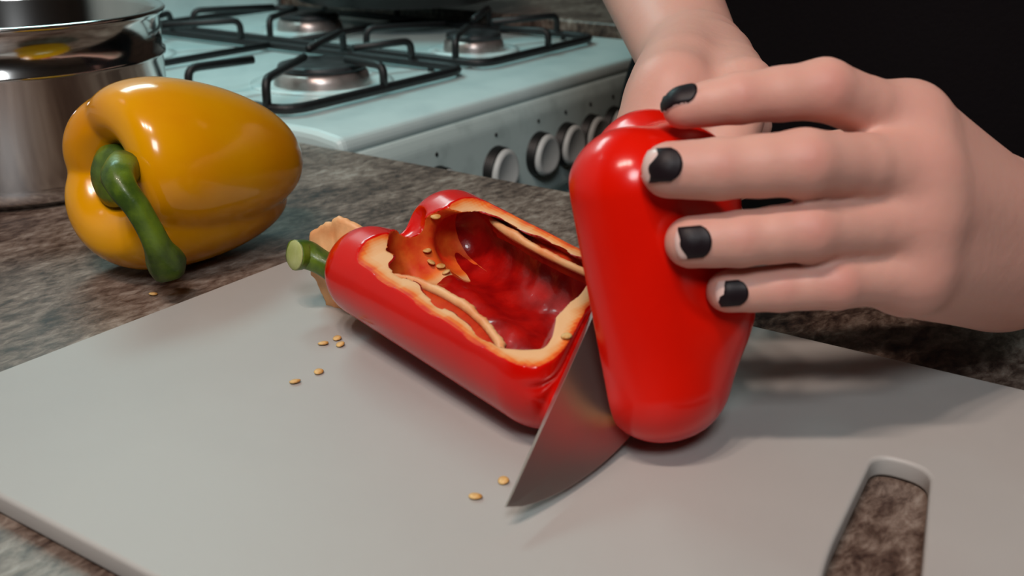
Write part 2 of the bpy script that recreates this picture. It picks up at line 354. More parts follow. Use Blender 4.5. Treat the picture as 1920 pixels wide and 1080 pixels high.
# ------------------------------------------------------------------ organic shapes: smooth-union distance field -> surface nets
class SDF:
    def __init__(s, lo, hi, h):
        s.h = h; s.lo = np.array(lo, float); s.n = np.ceil((np.array(hi) - s.lo) / h).astype(int) + 1
        s.d = np.full(s.n, 3.0, np.float32)
        s.ax = [s.lo[i] + h * np.arange(s.n[i]) for i in range(3)]
    def sub(s, lo, hi):
        a = np.clip(((np.array(lo) - s.lo) / s.h).astype(int), 0, s.n); b = np.clip(((np.array(hi) - s.lo) / s.h).astype(int) + 2, 0, s.n)
        sl = tuple(slice(a[i], b[i]) for i in range(3))
        X, Y, Z = np.meshgrid(*[s.ax[i][sl[i]] for i in range(3)], indexing='ij', sparse=True); return sl, X, Y, Z
    def cone(s, a, b, ra, rb, k=.3, flat=None, into=None):
        D = s.d if into is None else into
        a, b = np.array(a, float), np.array(b, float); m = max(ra, rb) + k + 1.0
        sl, X, Y, Z = s.sub(np.minimum(a, b) - m, np.maximum(a, b) + m)
        if min(x.stop - x.start for x in sl) <= 0: return
        ab = b - a; L2 = ab @ ab + 1e-9
        px, py, pz = X - a[0], Y - a[1], Z - a[2]
        t = np.clip((px * ab[0] + py * ab[1] + pz * ab[2]) / L2, 0, 1)
        qx, qy, qz = px - t * ab[0], py - t * ab[1], pz - t * ab[2]
        if flat is not None:                     # (direction, factor): thinner along that direction
            f, fac = np.array(flat[0], float), flat[1]; c = (qx * f[0] + qy * f[1] + qz * f[2]) * (fac - 1)
            qx, qy, qz = qx + c * f[0], qy + c * f[1], qz + c * f[2]
        e = (np.sqrt(qx * qx + qy * qy + qz * qz) - (ra + (rb - ra) * t)).astype(np.float32)
        d = D[sl]; hh = np.maximum(k - np.abs(d - e), 0) / k
        D[sl] = np.minimum(d, e) - hh * hh * k * .25
    def mesh(s):
        d = s.d; n = d.shape; ins = d < 0
        idx = -np.ones([k - 1 for k in n], np.int64)
        c = [ins[i:n[0] - 1 + i, j:n[1] - 1 + j, k:n[2] - 1 + k] for i in (0, 1) for j in (0, 1) for k in (0, 1)]
        cnt = sum(x.astype(np.int8) for x in c); act = (cnt > 0) & (cnt < 8)
        I_ = np.argwhere(act); idx[act] = np.arange(len(I_))
        acc = np.zeros((len(I_), 3)); w_ = np.zeros(len(I_))
        cor = [(i, j, k) for i in (0, 1) for j in (0, 1) for k in (0, 1)]
        val = {q: d[I_[:, 0] + q[0], I_[:, 1] + q[1], I_[:, 2] + q[2]].astype(float) for q in cor}
        for q in cor:
            for ax in range(3):
                if q[ax] == 0:
                    q2 = list(q); q2[ax] = 1; q2 = tuple(q2); a, b = val[q], val[q2]; m = (a < 0) != (b < 0)
                    t = np.where(m, a / np.where(m, a - b, 1), 0); p = np.tile(np.array(q, float), (len(I_), 1)); p[:, ax] += t
                    acc[m] += p[m]; w_[m] += 1
        vs = s.lo + s.h * (I_ + acc / w_[:, None])
        fs = []
        for ax in range(3):
            u, v = (ax + 1) % 3, (ax + 2) % 3
            sl0 = [slice(1, n[k] - 1) for k in range(3)]; sl0[ax] = slice(0, n[ax] - 1); sl1 = list(sl0); sl1[ax] = slice(1, n[ax])
            a, b = ins[tuple(sl0)], ins[tuple(sl1)]; E = np.argwhere(a != b); st_ = a[tuple(E.T)]
            off = np.array([1, 1, 1]); off[ax] = 0; E = E + off
            def g(du, dv): q = E.copy(); q[:, u] += du; q[:, v] += dv; return idx[tuple(q.T)]
            quad = np.stack([g(-1, -1), g(0, -1), g(0, 0), g(-1, 0)], 1)
            quad[~st_] = quad[~st_][:, ::-1]; fs.append(quad)
        return vs, np.concatenate(fs)
    def sample(s, p):
        q = (np.asarray(p) - s.lo) / s.h; i = np.clip(q.astype(int), 0, s.n - 2); f = q - i; r = 0
        for a in (0, 1):
            for b in (0, 1):
                for c_ in (0, 1):
                    r += s.d[i[0] + a, i[1] + b, i[2] + c_] * (f[0] if a else 1 - f[0]) * (f[1] if b else 1 - f[1]) * (f[2] if c_ else 1 - f[2])
        return r
def lap(vs, fs, it=2, lam=.5):
    vs = vs.copy()
    e = np.concatenate([fs[:, [0, 1]], fs[:, [1, 2]], fs[:, [2, 3]], fs[:, [3, 0]]])
    for _ in range(it):
        acc = np.zeros_like(vs); cn = np.zeros(len(vs))
        for a, b in ((0, 1), (1, 0)):
            for k in range(3): acc[:, k] += np.bincount(e[:, a], vs[e[:, b], k], len(vs))
            cn += np.bincount(e[:, a], minlength=len(vs))
        vs += lam * (acc / cn[:, None] - vs)
    return vs

# ------------------------------------------------------------------ peppers
PROF = [(.02, .80), (.20, .80), (.33, .84), (.45, .955), (.62, 1.0), (.80, .97), (.94, .87), (1.0, .74), (.985, .56), (.92, .38), (.81, .21), (.66, .08), (.48, .012), (.30, .02), (.14, .07), (.02, .09)]
def pepper_grid(R, H, th, nlobe=4, ph=0., nu=70, prof=PROF, groove=.17, taper=None, seed=0, fl=1.0, grooves=None, gmid=.30, zg=.13, gb=1.1):
    P = catmull(prof, nu); TH = th; out = np.zeros((nu, np.shape(th)[-1], 3)); rg = np.random.default_rng(seed); am = 1 + .06 * rg.standard_normal(8)
    for i, (r, z) in enumerate(P):
        u = i / (nu - 1); th = TH[i] if np.ndim(TH) == 2 else TH
        if grooves is None:
            lob = np.abs(np.sin(nlobe * (th - ph) / 2)) ** .62                  # 0 in the groove
            which = (np.floor(nlobe * (th - ph) / (2 * math.pi)).astype(int)) % 8
        else:
            lob = np.ones(len(th)); which = np.zeros(len(th), int)
            for g0, dp in grooves:
                dd = np.abs((th - math.radians(g0) + math.pi) % (2 * math.pi) - math.pi)
                lob = lob - dp * np.exp(-(np.sqrt(dd * dd + .008) - .09) / .30)
            lob = np.clip(lob, -.2, 1)
        a = 1 + (am[which] - 1) * lob
        top_ = math.exp(-((u - .22) / .14) ** 2); bot = math.exp(-((u - .86) / .12) ** 2); mid = .28 if .2 < u < .9 else .15
        g = groove * (mid + 1.0 * top_ + .9 * bot)
        g = groove * (gmid + 1.0 * top_ + gb * bot) if r > .3 else groove * .4
        rr = R * max(r, .003) * (1 - g * (1 - lob)) * a
        zz = H * (z - (zg * top_ - .08 * bot) * (1 - lob) * (1 if r > .25 else .3))
        out[i, :, 0] = rr * np.cos(th) * fl; out[i, :, 1] = rr * np.sin(th); out[i, :, 2] = zz
    return out
def frame(origin, zax, yax):
    z = unit(zax); y = np.asarray(yax, float); y = unit(y - z * (y @ z)); x = np.cross(y, z)
    return lambda P: np.asarray(origin) + np.asarray(P)[..., 0:1] * x + np.asarray(P)[..., 1:2] * y + np.asarray(P)[..., 2:3] * z
def gnormals(P, closev):
    du = np.gradient(P, axis=0)
    dv = (np.roll(P, -1, 1) - np.roll(P, 1, 1)) if closev else np.gradient(P, axis=1)
    n = np.cross(du, dv); n /= np.linalg.norm(n, axis=-1)[..., None] + 1e-9; return n

# yellow pepper, whole
yb = thing('yellow_pepper', 'whole yellow bell pepper lying on its side beside the board', 'pepper', (34.0, 44.0, -.72))
th = np.linspace(0, 2 * math.pi, 160, endpoint=False)
YA, YB = V(33.2, 44.6, 3.7), V(41.0, 42.0, 3.3)          # stem cavity, blossom end
YA, YB = atd(276, 342, 50.0), atd(528, 326, 56.6)
yax = unit(YA - YB)
G = pepper_grid(3.97, 10.7, th, seed=3, groove=.17, grooves=[(-30, 1.0), (120, .4), (186, .62)], gmid=.16, nu=90,
                prof=[(.02, .84), (.14, .84), (.24, .85), (.31, .90), (.41, .96), (.56, 1.0), (.78, .985), (.93, .90), (1.0, .76), (.985, .60), (.92, .43), (.82, .28), (.69, .15), (.54, .06), (.38, .015), (.24, .0), (.12, .012), (.02, .02)])
YC = YB.copy(); FY = frame(YC, yax, V(0, 0, 1)); dz = -.72 - FY(G)[..., 2].min(); print('yellow dz', dz)
YC[2] += dz; FY = frame(YC, yax, V(0, 0, 1)); Y3 = FY(G)
MB().grid(Y3, closev=True).mk('skin', M['yellow'], yb)
def round_tube(pts, rad, n=16, nn=48, bumps=0., seed=1):
    P = catmull(pts, nn); r = catmull(np.array(rad)[:, None].repeat(2, 1), nn)[:, 0]
    mb = MB(); mb.tube(P, r, n)
    if bumps:
        rg = np.random.default_rng(seed); v = mb.v[-1].reshape(nn, n, 3); C_ = P[:, None, :]
        a = np.arange(n); tt = np.linspace(0, 1, nn)[:, None]; k = 1 + bumps * np.sin(a * 2 * math.pi / n * 5 + 1 + tt * 3) + bumps * .6 * np.sin(tt * 9 + seed)
        mb.v[-1] = (C_ + (v - C_) * k[..., None]).reshape(-1, 3)
    return mb
sc = FY(V(0, 0, 9.3)[None])[0]
CP = FY(np.stack([V(r_ * math.cos(a), r_ * math.sin(a), z_) for r_, z_ in ((1.2, 8.8), (1.45, 9.5), (1.38, 10.1), (1.0, 10.4), (.05, 10.5)) for a in np.linspace(0, 2 * math.pi, 24, endpoint=False)]).reshape(5, 24, 3) * V(1, 1.0, 1))
cal = MB().grid(CP, closev=True).mk('calyx', M['stem'], yb)
s_pts = [sc, sc * .4 + atd(232, 306, 45.4) * .6, atd(222, 330, 45.2), atd(232, 356, 44.7), atd(256, 388, 44.8), atd(280, 430, 45.2), atd(296, 464, 45.8), atd(309, 488, 46.6), atd(314, 498, 47.0)]
st = round_tube(s_pts, [.8, .78, .70, .60, .54, .52, .58, .78, .84], 20, 70, .045)
st.mk('stem', M['stem'], yb)

def onz(x, y, z):
    r = FW * F + RT * (x - 960) - UP * (y - 540); return CAM + r * ((z - CAM[2]) / r[2])
tip = onz(948, 950, .75); hand_pt = atd(1275, 222, 42.3); Ept = onz(1140, 815, .8)
kd = unit(hand_pt - tip); kn = unit(np.cross(kd, Ept - tip)); kp = unit(np.cross(kn, kd))
if kp[2] > 0: kp = -kp; kn = -kn

# red half pepper on the board, cut face up
def half_pepper(t, FR, R, H, ph, nlobe, seed, th0, th1, wall, outer, detail=True, fl=1., prof=PROF, groove=.17, zg=.12, gb=1.1, grooves=None, closing=None, clamp=None):
    th = np.linspace(th0, th1, 80)
    if closing is not None:
        cl = np.radians(np.interp(np.linspace(0, 1, 70), *closing)); k = np.linspace(0, 1, 80)
        th = (th0 - cl)[:, None] * (1 - k) + (th1 + cl)[:, None] * k
    G = pepper_grid(R, H, th, nlobe, ph, seed=seed, fl=fl, prof=prof, groove=groove, zg=zg, gb=gb, grooves=grooves)
    if clamp is not None: G = clamp(G)
    nrm = gnormals(G, False)
    sg_ = np.sign(((G - V(0, 0, H / 2)) * nrm).sum(-1).mean()); nrm = nrm * sg_
    nrm[:, 0, 1] = 0; nrm[:, -1, 1] = 0; nrm /= np.linalg.norm(nrm, axis=-1)[..., None] + 1e-9
    for _ in range(3): nrm[1:-1] = (nrm[:-2] + 2 * nrm[1:-1] + nrm[2:]) / 4; nrm[:, 1:-1] = (nrm[:, :-2] + 2 * nrm[:, 1:-1] + nrm[:, 2:]) / 4
    u = np.linspace(0, 1, G.shape[0]); wl = np.interp(u, [0, .1, .3, .6, 1], [wall * .55, wall * 1.45, wall * 1.25, wall, wall * .8])[:, None]
    I = G - nrm * wl[..., None]
    bad = (I[..., 0] * G[..., 0] + I[..., 1] * G[..., 1]) < 0; I[bad, :2] *= .02
    if clamp is not None: yk = I[..., 1].copy(); I = clamp(I, .8, .4); I[..., 1] = np.where(yk < 0, yk, I[..., 1])
    mb = MB().grid(FR(G)); skin = mb.mk('skin', outer, t)
    mb = MB().grid(FR(I)); inner = mb.mk('inner_wall', M['inner'], t)
    # cut rim, slightly crowned
    mb = MB()
    for j, sg in ((0, -1), (-1, 1)):
        tan = (G[:, j] - G[:, 1 if j == 0 else -2]); tan /= np.linalg.norm(tan, axis=1)[:, None] + 1e-9
        rows = [G[:, j] * (1 - k) + I[:, j] * k + tan * .05 * math.sin(math.pi * k) for k in (0, .25, .5, .75, 1)]
        mb.grid(FR(np.stack(rows)))
    # torn lip where the core came away
    k = np.linspace(0, 1, 5)[:, None, None]; lip = G[0][None] * (1 - k) + I[0][None] * k
    lip = lip + (np.sin(math.pi * k) * .12) * nrm[0][None] * V(0, 0, 1)
    mb.mk('cut_edge', M['flesh'], t); MB().grid(FR(lip)).mk('torn_lip', M['redflesh'], t)
    return G, I
hp = thing('red_pepper_half', 'halved red bell pepper lying cut face up on the board, hollow inside showing', 'pepper', (30.5, 24.5, 0))
HO = V(27.8, 17.0, 3.5); HZ = V(.32, .945, .065); HN = V(-.24, -.16, .96)
FHP = frame(HO, HZ, -HN)
L2 = SDF((-4.6, -1.2, -3.6), (4.6, 4.6, 12.6), .07)
def uni(prims, k):
    D = np.full(L2.n, 3.0, np.float32)
    for a, b, ra, rb in prims: L2.cone(a, b, ra, rb, k, into=D)
    return D
XX, YY, ZZ = np.meshgrid(*L2.ax, indexing='ij', sparse=True)
NL, FL = (-1.98, 1.3, 9.3), (1.9, 1.25, 9.5)
dO = uni([(NL, (-1.3, 1.0, -.6), 1.78, 2.12), (FL, (1.2, 1.1, -.4), 1.78, 2.15), ((0, 1.9, 8.6), (0, 1.35, -.8), 1.9, 2.2)], .7)
fun = uni([((0, -1.2, 12.2), (0, -.2, 9.9), 1.35, .95)], .3)
dO = np.maximum(dO, -fun)
wob = .05 * np.sin(ZZ * 2.1 + XX) + .018 * np.sin(ZZ * 5.3 + YY * 3) + .022 * np.sin(XX * 4.1 + ZZ * 2.2)
dH = uni([((0, .2, 7.5), (0, .1, .4), 1.75, 2.1), ((-1.85, 1.25, 8.1), (-1.32, .95, .0), 1.30, 1.74), ((1.85, 1.15, 8.4), (1.26, 1.0, .0), 1.30, 1.76)], .35) + wob
tz = np.clip((ZZ - 7.9) / 1.7, 0, 1); cz = -1.3 * tz * tz * (3 - 2 * tz) - .10
dC = (cz - YY) + 0 * XX + .03 * np.sin(ZZ * 2.3)
Bm = np.stack([FHP(np.eye(3)[k][None])[0] - FHP(np.zeros(3)[None])[0] for k in range(3)])
zlow = FHP(np.array([[p[0] + 0, p[1], p[2]] for p in np.argwhere(dO < 0)[::7] * L2.h + L2.lo]))[:, 2].min(); HO = HO - V(0, 0, zlow - .03); FHP = frame(HO, HZ, -HN)
n_ = kn if (HO + HZ * 9 - tip) @ kn > 0 else -kn
nl = Bm @ n_; c_ = (HO - tip) @ n_
pl_ = Bm @ kp; al = XX * pl_[0] + YY * pl_[1] + ZZ * pl_[2] + (HO - tip) @ kp + .14
dB = np.minimum(.16 - (XX * nl[0] + YY * nl[1] + ZZ * nl[2] + c_), al)
nv_ = unit(np.cross(kd, V(0, 0, 1))); nv_ = nv_ if nv_[1] > 0 else -nv_; vl = Bm @ nv_
dB = np.maximum(dB, np.minimum(.16 - (XX * vl[0] + YY * vl[1] + ZZ * vl[2] + (HO - tip) @ nv_), .05 - al))
dB = dB + 0 * dO; hk = np.maximum(.9 - np.abs(dO - dB), 0) / .9; dO = np.maximum(dO, dB) + hk * hk * .9 * .25
dH = np.maximum(dH, dB + .62)
L2.d = np.maximum.reduce([dO, -dH, dC + 0 * dO]).astype(np.float32)
vh, fh_ = L2.mesh(); vh = lap(vh, fh_, 1, .4)
def samp(D, P):
    q = (P - L2.lo) / L2.h; i = np.clip(np.round(q).astype(int), 0, L2.n - 1); return D[i[:, 0], i[:, 1], i[:, 2]]
cen = vh[fh_].mean(1); sc_ = np.stack([samp(dO, cen), samp(-dH, cen), samp(dC + 0 * dO, cen)], 1)
cls = sc_.argmax(1); cls[cls == 3] = 0
torn = (cls == 1) & (cen[:, 2] > 7.75 + .35 * np.sin(cen[:, 0] * 5) + .2 * np.sin(cen[:, 1] * 11 + cen[:, 0] * 7)) & (cen[:, 1] < 2.3 + .3 * np.sin(cen[:, 0] * 6)) & (np.abs(cen[:, 0]) < 2.2)
cls[torn] = 3
# straighten the borders between the parts
lo_ = np.full(len(vh), 9); hi_ = np.full(len(vh), -1)
for k in range(4): np.minimum.at(lo_, fh_[:, k], cls); np.maximum.at(hi_, fh_[:, k], cls)
bd = lo_ != hi_
ed = np.concatenate([fh_[:, [0, 1]], fh_[:, [1, 2]], fh_[:, [2, 3]], fh_[:, [3, 0]]]); ed = ed[bd[ed].all(1)]
for _ in range(7):
    acc = np.zeros_like(vh); cn = np.zeros(len(vh))
    for a, b in ((0, 1), (1, 0)):
        for k in range(3): acc[:, k] += np.bincount(ed[:, a], vh[ed[:, b], k], len(vh))
        cn += np.bincount(ed[:, a], minlength=len(vh))
    m_ = bd & (cn > 0); vh[m_] = .45 * vh[m_] + .55 * acc[m_] / cn[m_, None]
dep = np.clip(-samp(dO, vh), 0, 2)
for c_id, nm, mt in ((0, 'skin', M['red']), (1, 'inner_wall', M['inner']), (2, 'cut_edge', M['flesh2']), (3, 'torn_tissue', M['flesh2'])):
    ff = fh_[cls == c_id]; used, inv = np.unique(ff, return_inverse=True)
    mk(nm, FHP(vh[used]), inv.reshape(-1, 4).tolist(), mt, hp, attr={'depth': dep[used] if c_id == 2 else np.where(vh[used][:, 2] > 7, .03 + .24 * np.exp(-((vh[used][:, 2] - 7.9) / .32) ** 2), .24)})
print('half zmin', FHP(vh)[:, 2].min())
def septum(x_out, x_in, z0, z1, seed, dy=0.):
    rg = np.random.default_rng(seed); n = 70; z = np.linspace(z0, z1, n); e = np.clip(np.sin(math.pi * np.linspace(0, 1, n)), 0, 1) ** .45
    wv = np.convolve(rg.standard_normal(n + 12), np.ones(7) / 7, 'same')[6:-6]
    xo = np.interp(z, [-.5, 9], x_out); xi = xo + (np.interp(z, [-.5, 9], x_in) - xo) * e + .12 * wv
    yo = np.full(n, .16 + dy); yi = .20 + dy + .16 * (1 - e) + .06 * wv
    C_ = lambda x, y: np.stack([x, y, z], 1)
    sheet = [C_(xo, yo), C_(xo * .5 + xi * .5, (yo + yi) / 2 + .14), C_(xi, yi), C_(xi, yi + .45), C_(xo * .6 + xi * .4, yo + .8), C_(xo, yo + 1.0)]
    MB().grid(FHP(np.array(sheet))).mk('membrane', M['redflesh'], hp)
    MB().tube(FHP(C_(xi, yi - .02)), np.clip(.12 + .06 * e + .06 * wv, .06, .26), 8).mk('membrane_edge', M['cream'], hp)
septum((-3.15, -3.05), (-1.75, -1.9), -.3, 7.4, 4, .06)
septum((3.1, 3.0), (2.5, 2.3), -.5, 8.0, 5, .12)
# seeds
def seed_mesh():
    n, m = 12, 7; vs = []
    for i in range(m):
        a = math.pi * i / (m - 1)
        vs.append([(.17 * math.sin(a) * math.cos(b) * (1 + .12 * math.cos(b)), .14 * math.sin(a) * math.sin(b), .055 * math.cos(a)) for b in np.linspace(0, 2 * math.pi, n, endpoint=False)])
    return np.array(vs)
SEED = seed_mesh() * 1.25
def seed(p, rz, tilt, name='seed', parent=None):
    R3 = np.array(Matrix.Rotation(rz, 3, 'Z') @ Matrix.Rotation(tilt, 3, 'X'))
    return MB().grid(SEED @ R3.T + np.asarray(p), closev=True).mk(name, M['seed'], parent)

def drop(Fr_, O, Z, Y, G, z0):
    dz = z0 - Fr_(G)[..., 2].min(); print('drop', dz); O = O + V(0, 0, dz); return frame(O, Z, Y)
# right-hand half, held upright
rp = thing('red_pepper_half', 'red bell pepper half held upright by the hand, glossy skin outward', 'pepper', (29.0, 14.0, 0))
RB, RTOP = atd(1176, 800, 34.0), atd(1088, 272, 34.3)
RZ = unit(RTOP - RB); RO = RB; RC = -RT * .97 + FH * .25    # cut normal: left and a little away
GRR = [(-6, .55), (66, .75), (186, .6)]
PROFR = [(.36, .88), (.44, .945), (.56, .985), (.70, 1.0), (.85, .985), (.96, .92), (1.0, .82), (1.0, .66), (.97, .47), (.90, .31), (.79, .17), (.65, .07), (.47, .015), (.30, .0), (.14, .015), (.02, .03)]
FRP = frame(RO, RZ, -RC)
L3 = SDF((-4.6, -.8, -.8), (4.6, 5.8, 11.2), .075)
def uni3(prims, k):
    D = np.full(L3.n, 3.0, np.float32)
    for a, b, ra, rb in prims: L3.cone(a, b, ra, rb, k, into=D)
    return D
X3, Y3_, Z3 = np.meshgrid(*L3.ax, indexing='ij', sparse=True)
LB = [((1.75, 1.72, 7.85), (.85, 1.35, 2.0), 1.92, 1.68), ((-1.85, 2.0, 8.85), (-1.0, 1.5, 2.1), 1.95, 1.7), ((.1, 2.85, 7.9), (-.1, 2.5, 4.2), 2.0, 2.0), ((-.1, 2.5, 4.2), (-.1, 1.75, 2.15), 2.0, 1.85)]
dO = uni3(LB, .8); dO = np.maximum(dO, -uni3([((0, -.6, 11.7), (0, .2, 9.9), 1.1, .8)], .3))
dH = uni3([(a, b, ra - .58, rb - .6) for a, b, ra, rb in LB] + [((0, .6, 7.6), (0, .6, 2.6), 1.8, 1.5)], .5) + .03 * np.sin(Z3 * 3 + X3 * 2)
dC = -Y3_ + 0 * dO
L3.d = np.maximum.reduce([dO, -dH, dC]).astype(np.float32)
v3_, f3_ = L3.mesh(); v3_ = lap(v3_, f3_, 1, .4)
dz = .02 - FRP(v3_)[:, 2].min(); print('held dz', dz); RO = RO + V(0, 0, dz); FRP = frame(RO, RZ, -RC)
q_ = np.clip(np.round((v3_[f3_].mean(1) - L3.lo) / L3.h).astype(int), 0, L3.n - 1)
cls = np.stack([D[q_[:, 0], q_[:, 1], q_[:, 2]] for D in (dO, -dH, dC)], 1).argmax(1)
q_ = np.clip(np.round((v3_ - L3.lo) / L3.h).astype(int), 0, L3.n - 1); dep = np.clip(-dO[q_[:, 0], q_[:, 1], q_[:, 2]], 0, 2)
for c_id, nm, mt in ((0, 'skin', M['redh']), (1, 'inner_wall', M['inner']), (2, 'cut_edge', M['flesh2'])):
    used, inv = np.unique(f3_[cls == c_id], return_inverse=True)
    mk(nm, FRP(v3_[used]), inv.reshape(-1, 4).tolist(), mt, rp, attr={'depth': dep[used]})
from mathutils.bvhtree import BVHTree
_bv = BVHTree.FromPolygons([tuple(v) for v in FRP(v3_)], f3_.tolist())
def skin_depth(x, y):
    d = FW * F + RT * (x - 960) - UP * (y - 540); d = d / F
    h = _bv.ray_cast(Vector(CAM), Vector(d)); return None if h[0] is None else float((np.array(h[0]) - CAM) @ FW)
for q in ((1215, 320), (1345, 315), (1300, 452), (1390, 447), (1364, 546), (1270, 220), (1150, 500), (1250, 600), (1370, 240)): print(q, skin_depth(*q))

_bh = BVHTree.FromPolygons([tuple(v) for v in FHP(vh)], fh_.tolist())
for x, y in ((818, 404), (808, 492), (826, 500), (800, 470), (1062, 633), (836, 512)):
    d = FW * F + RT * (x - 960) - UP * (y - 540); h = _bh.ray_cast(Vector(CAM), Vector(d / F))
    if h[0] is not None: seed(np.array(h[0]) + np.array(h[1]) * (.06 if h[1].dot(Vector(d)) < 0 else -.06), random.uniform(0, 6), random.uniform(-.5, .5), 'seed', hp)
# ------------------------------------------------------------------ kitchen knife
print('knife dir', kd, 'edge dir', kp)
kn_t = thing('kitchen_knife', 'steel kitchen knife with its tip on the board, slicing between the red pepper halves', 'knife', tuple(tip))
BL = 14.8; n = 40; rows = []
for s in np.linspace(0, BL, n):
    q = s / BL; wd = 3.9 * (1 - (1 - min(1, q / .72)) ** 2.0) ** .80 + .02
    th_ = .11 * (.35 + .65 * min(1, q * 3))
    c0 = tip + kd * s
    rows.append([c0 + kn * th_, c0 + kp * wd * .55 + kn * th_ * .7, c0 + kp * wd + kn * .008, c0 + kp * wd - kn * .008, c0 + kp * wd * .55 - kn * th_ * .7, c0 - kn * th_])
bl = MB().grid(np.array(rows), closev=True); bl.f.append([(n - 1) * 6 + i for i in range(6)]); bl.f.append([5, 4, 3, 2, 1, 0])
o = bl.mk('blade', M['blade'], kn_t, smooth=False); bevel(o, .02, 1, 60)
hp0 = tip + kd * (BL - .2); rows = []
for q in np.linspace(0, 1, 30):
    a = np.linspace(0, 2 * math.pi, 16, endpoint=False); hh = 1.25 + .2 * math.cos(q * 9); ww = .85
    if q < .03 or q > .97: hh *= .8; ww *= .8
    c0 = hp0 + kd * q * 8.6 + kp * 1.3
    rows.append(c0 + np.cos(a)[:, None] * kp * hh + np.sin(a)[:, None] * kn * ww)
hn = MB().grid(np.array(rows), closev=True); hn.f.append(list(range(16))); hn.f.append([29 * 16 + i for i in range(16)][::-1]); hn.mk('handle', M['handle'], kn_t)
HC = hp0 + kd * 4.5 + kp * 1.3                                        # middle of the grip
print('grip', HC)

def finger(S, J, R, k=.30, palmk=None):
    # J: joints MCP..tip, R radii; slight knuckle swelling
    D = np.full(S.n, 3.0, np.float32)
    for i in range(len(J) - 1):
        a, b = np.array(J[i]), np.array(J[i + 1]); m = (a + b) / 2; rm = (R[i] + R[i + 1]) / 2 * .955
        S.cone(a, m, R[i], rm, k * .6, into=D); S.cone(m, b, rm, R[i + 1], k * .6, into=D)
    return D
def smin_into(S, D, k):
    d = S.d; h_ = np.maximum(k - np.abs(d - D), 0) / k; S.d = np.minimum(d, D) - h_ * h_ * k * .25

def nail(par, S, tipc, back, dors, L_, W_, polish, chip=0, seed=0, pol=(0., 1.)):
    """curved plate found by marching onto the finger's surface: a along the finger (towards the tip), b across"""
    ax = unit(np.array(tipc) - np.array(back)); dors = unit(np.array(dors) - ax * (np.array(dors) @ ax)); sd = np.cross(ax, dors)
    rg = np.random.default_rng(seed); c0 = np.array(tipc)
    def surf(a, b, lift):
        p = c0 + ax * a + sd * b * .98 + dors * 1.6
        for _ in range(40):
            v = S.sample(p)
            if v < .01 or (c0 - p) @ dors > .12: break
            p = p - dors * max(v, .01)
        return p + unit(dors - sd * 0) * lift
    def plate(a_of, lift, nm, m, q0, q1, parent, jag=0):
        na, nb = 13, 11; T = []; B = []
        bb = np.linspace(-1, 1, nb); jg = jag * (1.6 * bb * (1 if seed % 2 else -1) + .5 * np.sin(bb * 5 + seed) + .12 * rg.standard_normal(nb))
        for i in range(na):
            q = q0 + (q1 - q0) * i / (na - 1); rt = []; rb = []
            for j in range(nb):
                b = -1 + 2 * j / (nb - 1)
                qq = q + (jg[j] * (i / (na - 1)) if jag else 0)
                # outline: rounded base (q=0), squarer tip (q=1)
                base = 1 - math.sqrt(max(0, 1 - (b * .96) ** 2)) ; 
                a = -L_ / 2 + L_ * (base * .36 + qq * (1 - base * .36 - .14 * b * b))
                p = surf(a, b * W_ / 2, lift); rt.append(p); rb.append(p - dors * .07)
            T.append(rt); B.append(rb)
        mb = MB(); mb.grid(T); n0 = mb.n; mb.grid(B)
        per = [(0, j) for j in range(nb)] + [(i, nb - 1) for i in range(1, na)] + [(na - 1, j) for j in range(nb - 2, -1, -1)] + [(i, 0) for i in range(na - 2, 0, -1)]
        for (i1, j1), (i2, j2) in zip(per, per[1:] + per[:1]): mb.f.append([i1 * nb + j1, i2 * nb + j2, n0 + i2 * nb + j2, n0 + i1 * nb + j1])
        return mb.mk(nm, m, parent)
    nl = plate(None, .035, 'nail', M['nail'], 0, 1, par)
    if polish: plate(None, .06, 'nail_polish', M['polish'], pol[0], pol[1], nl, chip)
    return nl

# ------------------------------------------------------------------ the person
pe = thing('person', 'person in a black top holding a knife and a red pepper half, fingernails painted black', 'person', (74, 8, -91))
# left hand (right of the picture)
LJ = {
 'index': ([atd(1702, 232, 33.4), atd(1545, 168, 31.6), atd(1385, 184, 31.3), atd(1282, 203, 31.5)], [.96, .90, .74, .62]),
 'middle': ([atd(1712, 318, 32.6), atd(1500, 309, 30.6), atd(1345, 315, 30.3), atd(1256, 317, 30.5)], [1.02, .96, .85, .80]),
 'ring': ([atd(1712, 420, 32.7), atd(1515, 433, 30.8), atd(1388, 447, 30.6), atd(1295, 452, 30.8)], [1.0, .87, .79, .75]),
 'pinky': ([atd(1705, 512, 33.0), atd(1565, 531, 31.5), atd(1462, 540, 31.2), atd(1364, 546, 31.3)], [.95, .77, .68, .63]),
}
PX = {'index': (1282, 203, 1385, 184), 'middle': (1256, 319, 1345, 317), 'ring': (1295, 454, 1388, 448), 'pinky': (1364, 546, 1462, 540)}
for nm, (J, R) in LJ.items():
    x, y, x2, y2 = PX[nm]; h = skin_depth(x, y + (14 if nm == 'index' else 0)); print(nm, h)
    if h:
        dt = h - R[3] * .92; J[3] = atd(x, y, dt); h2 = skin_depth(x2, y2)
        J[2] = atd(x2, y2, min(dt + .1, (h2 - R[2] * 1.0) if h2 else 99, dt))
        J[1] = J[1] + (FW * (min(0, dt + .1 - (J[1] - CAM) @ FW)))
wr = atd(1852, 468, 40.0); el = V(63.5, -12, 12)
pts = np.array([p for J, _ in LJ.values() for p in J] + [wr, el]); 
S = SDF(pts.min(0) - 4.5, pts.max(0) + 4.5, .13)
backn = unit(-FW + RT * .35)                        # out of the back of the hand
cmc = {}
for (nm, (J, R)), fx in zip(LJ.items(), (.7, .3, -.3, -.8)):
    cmc[nm] = wr + UP * fx * 1.0 - FW * 1.5 + unit(wr - J[0]) * -1.0
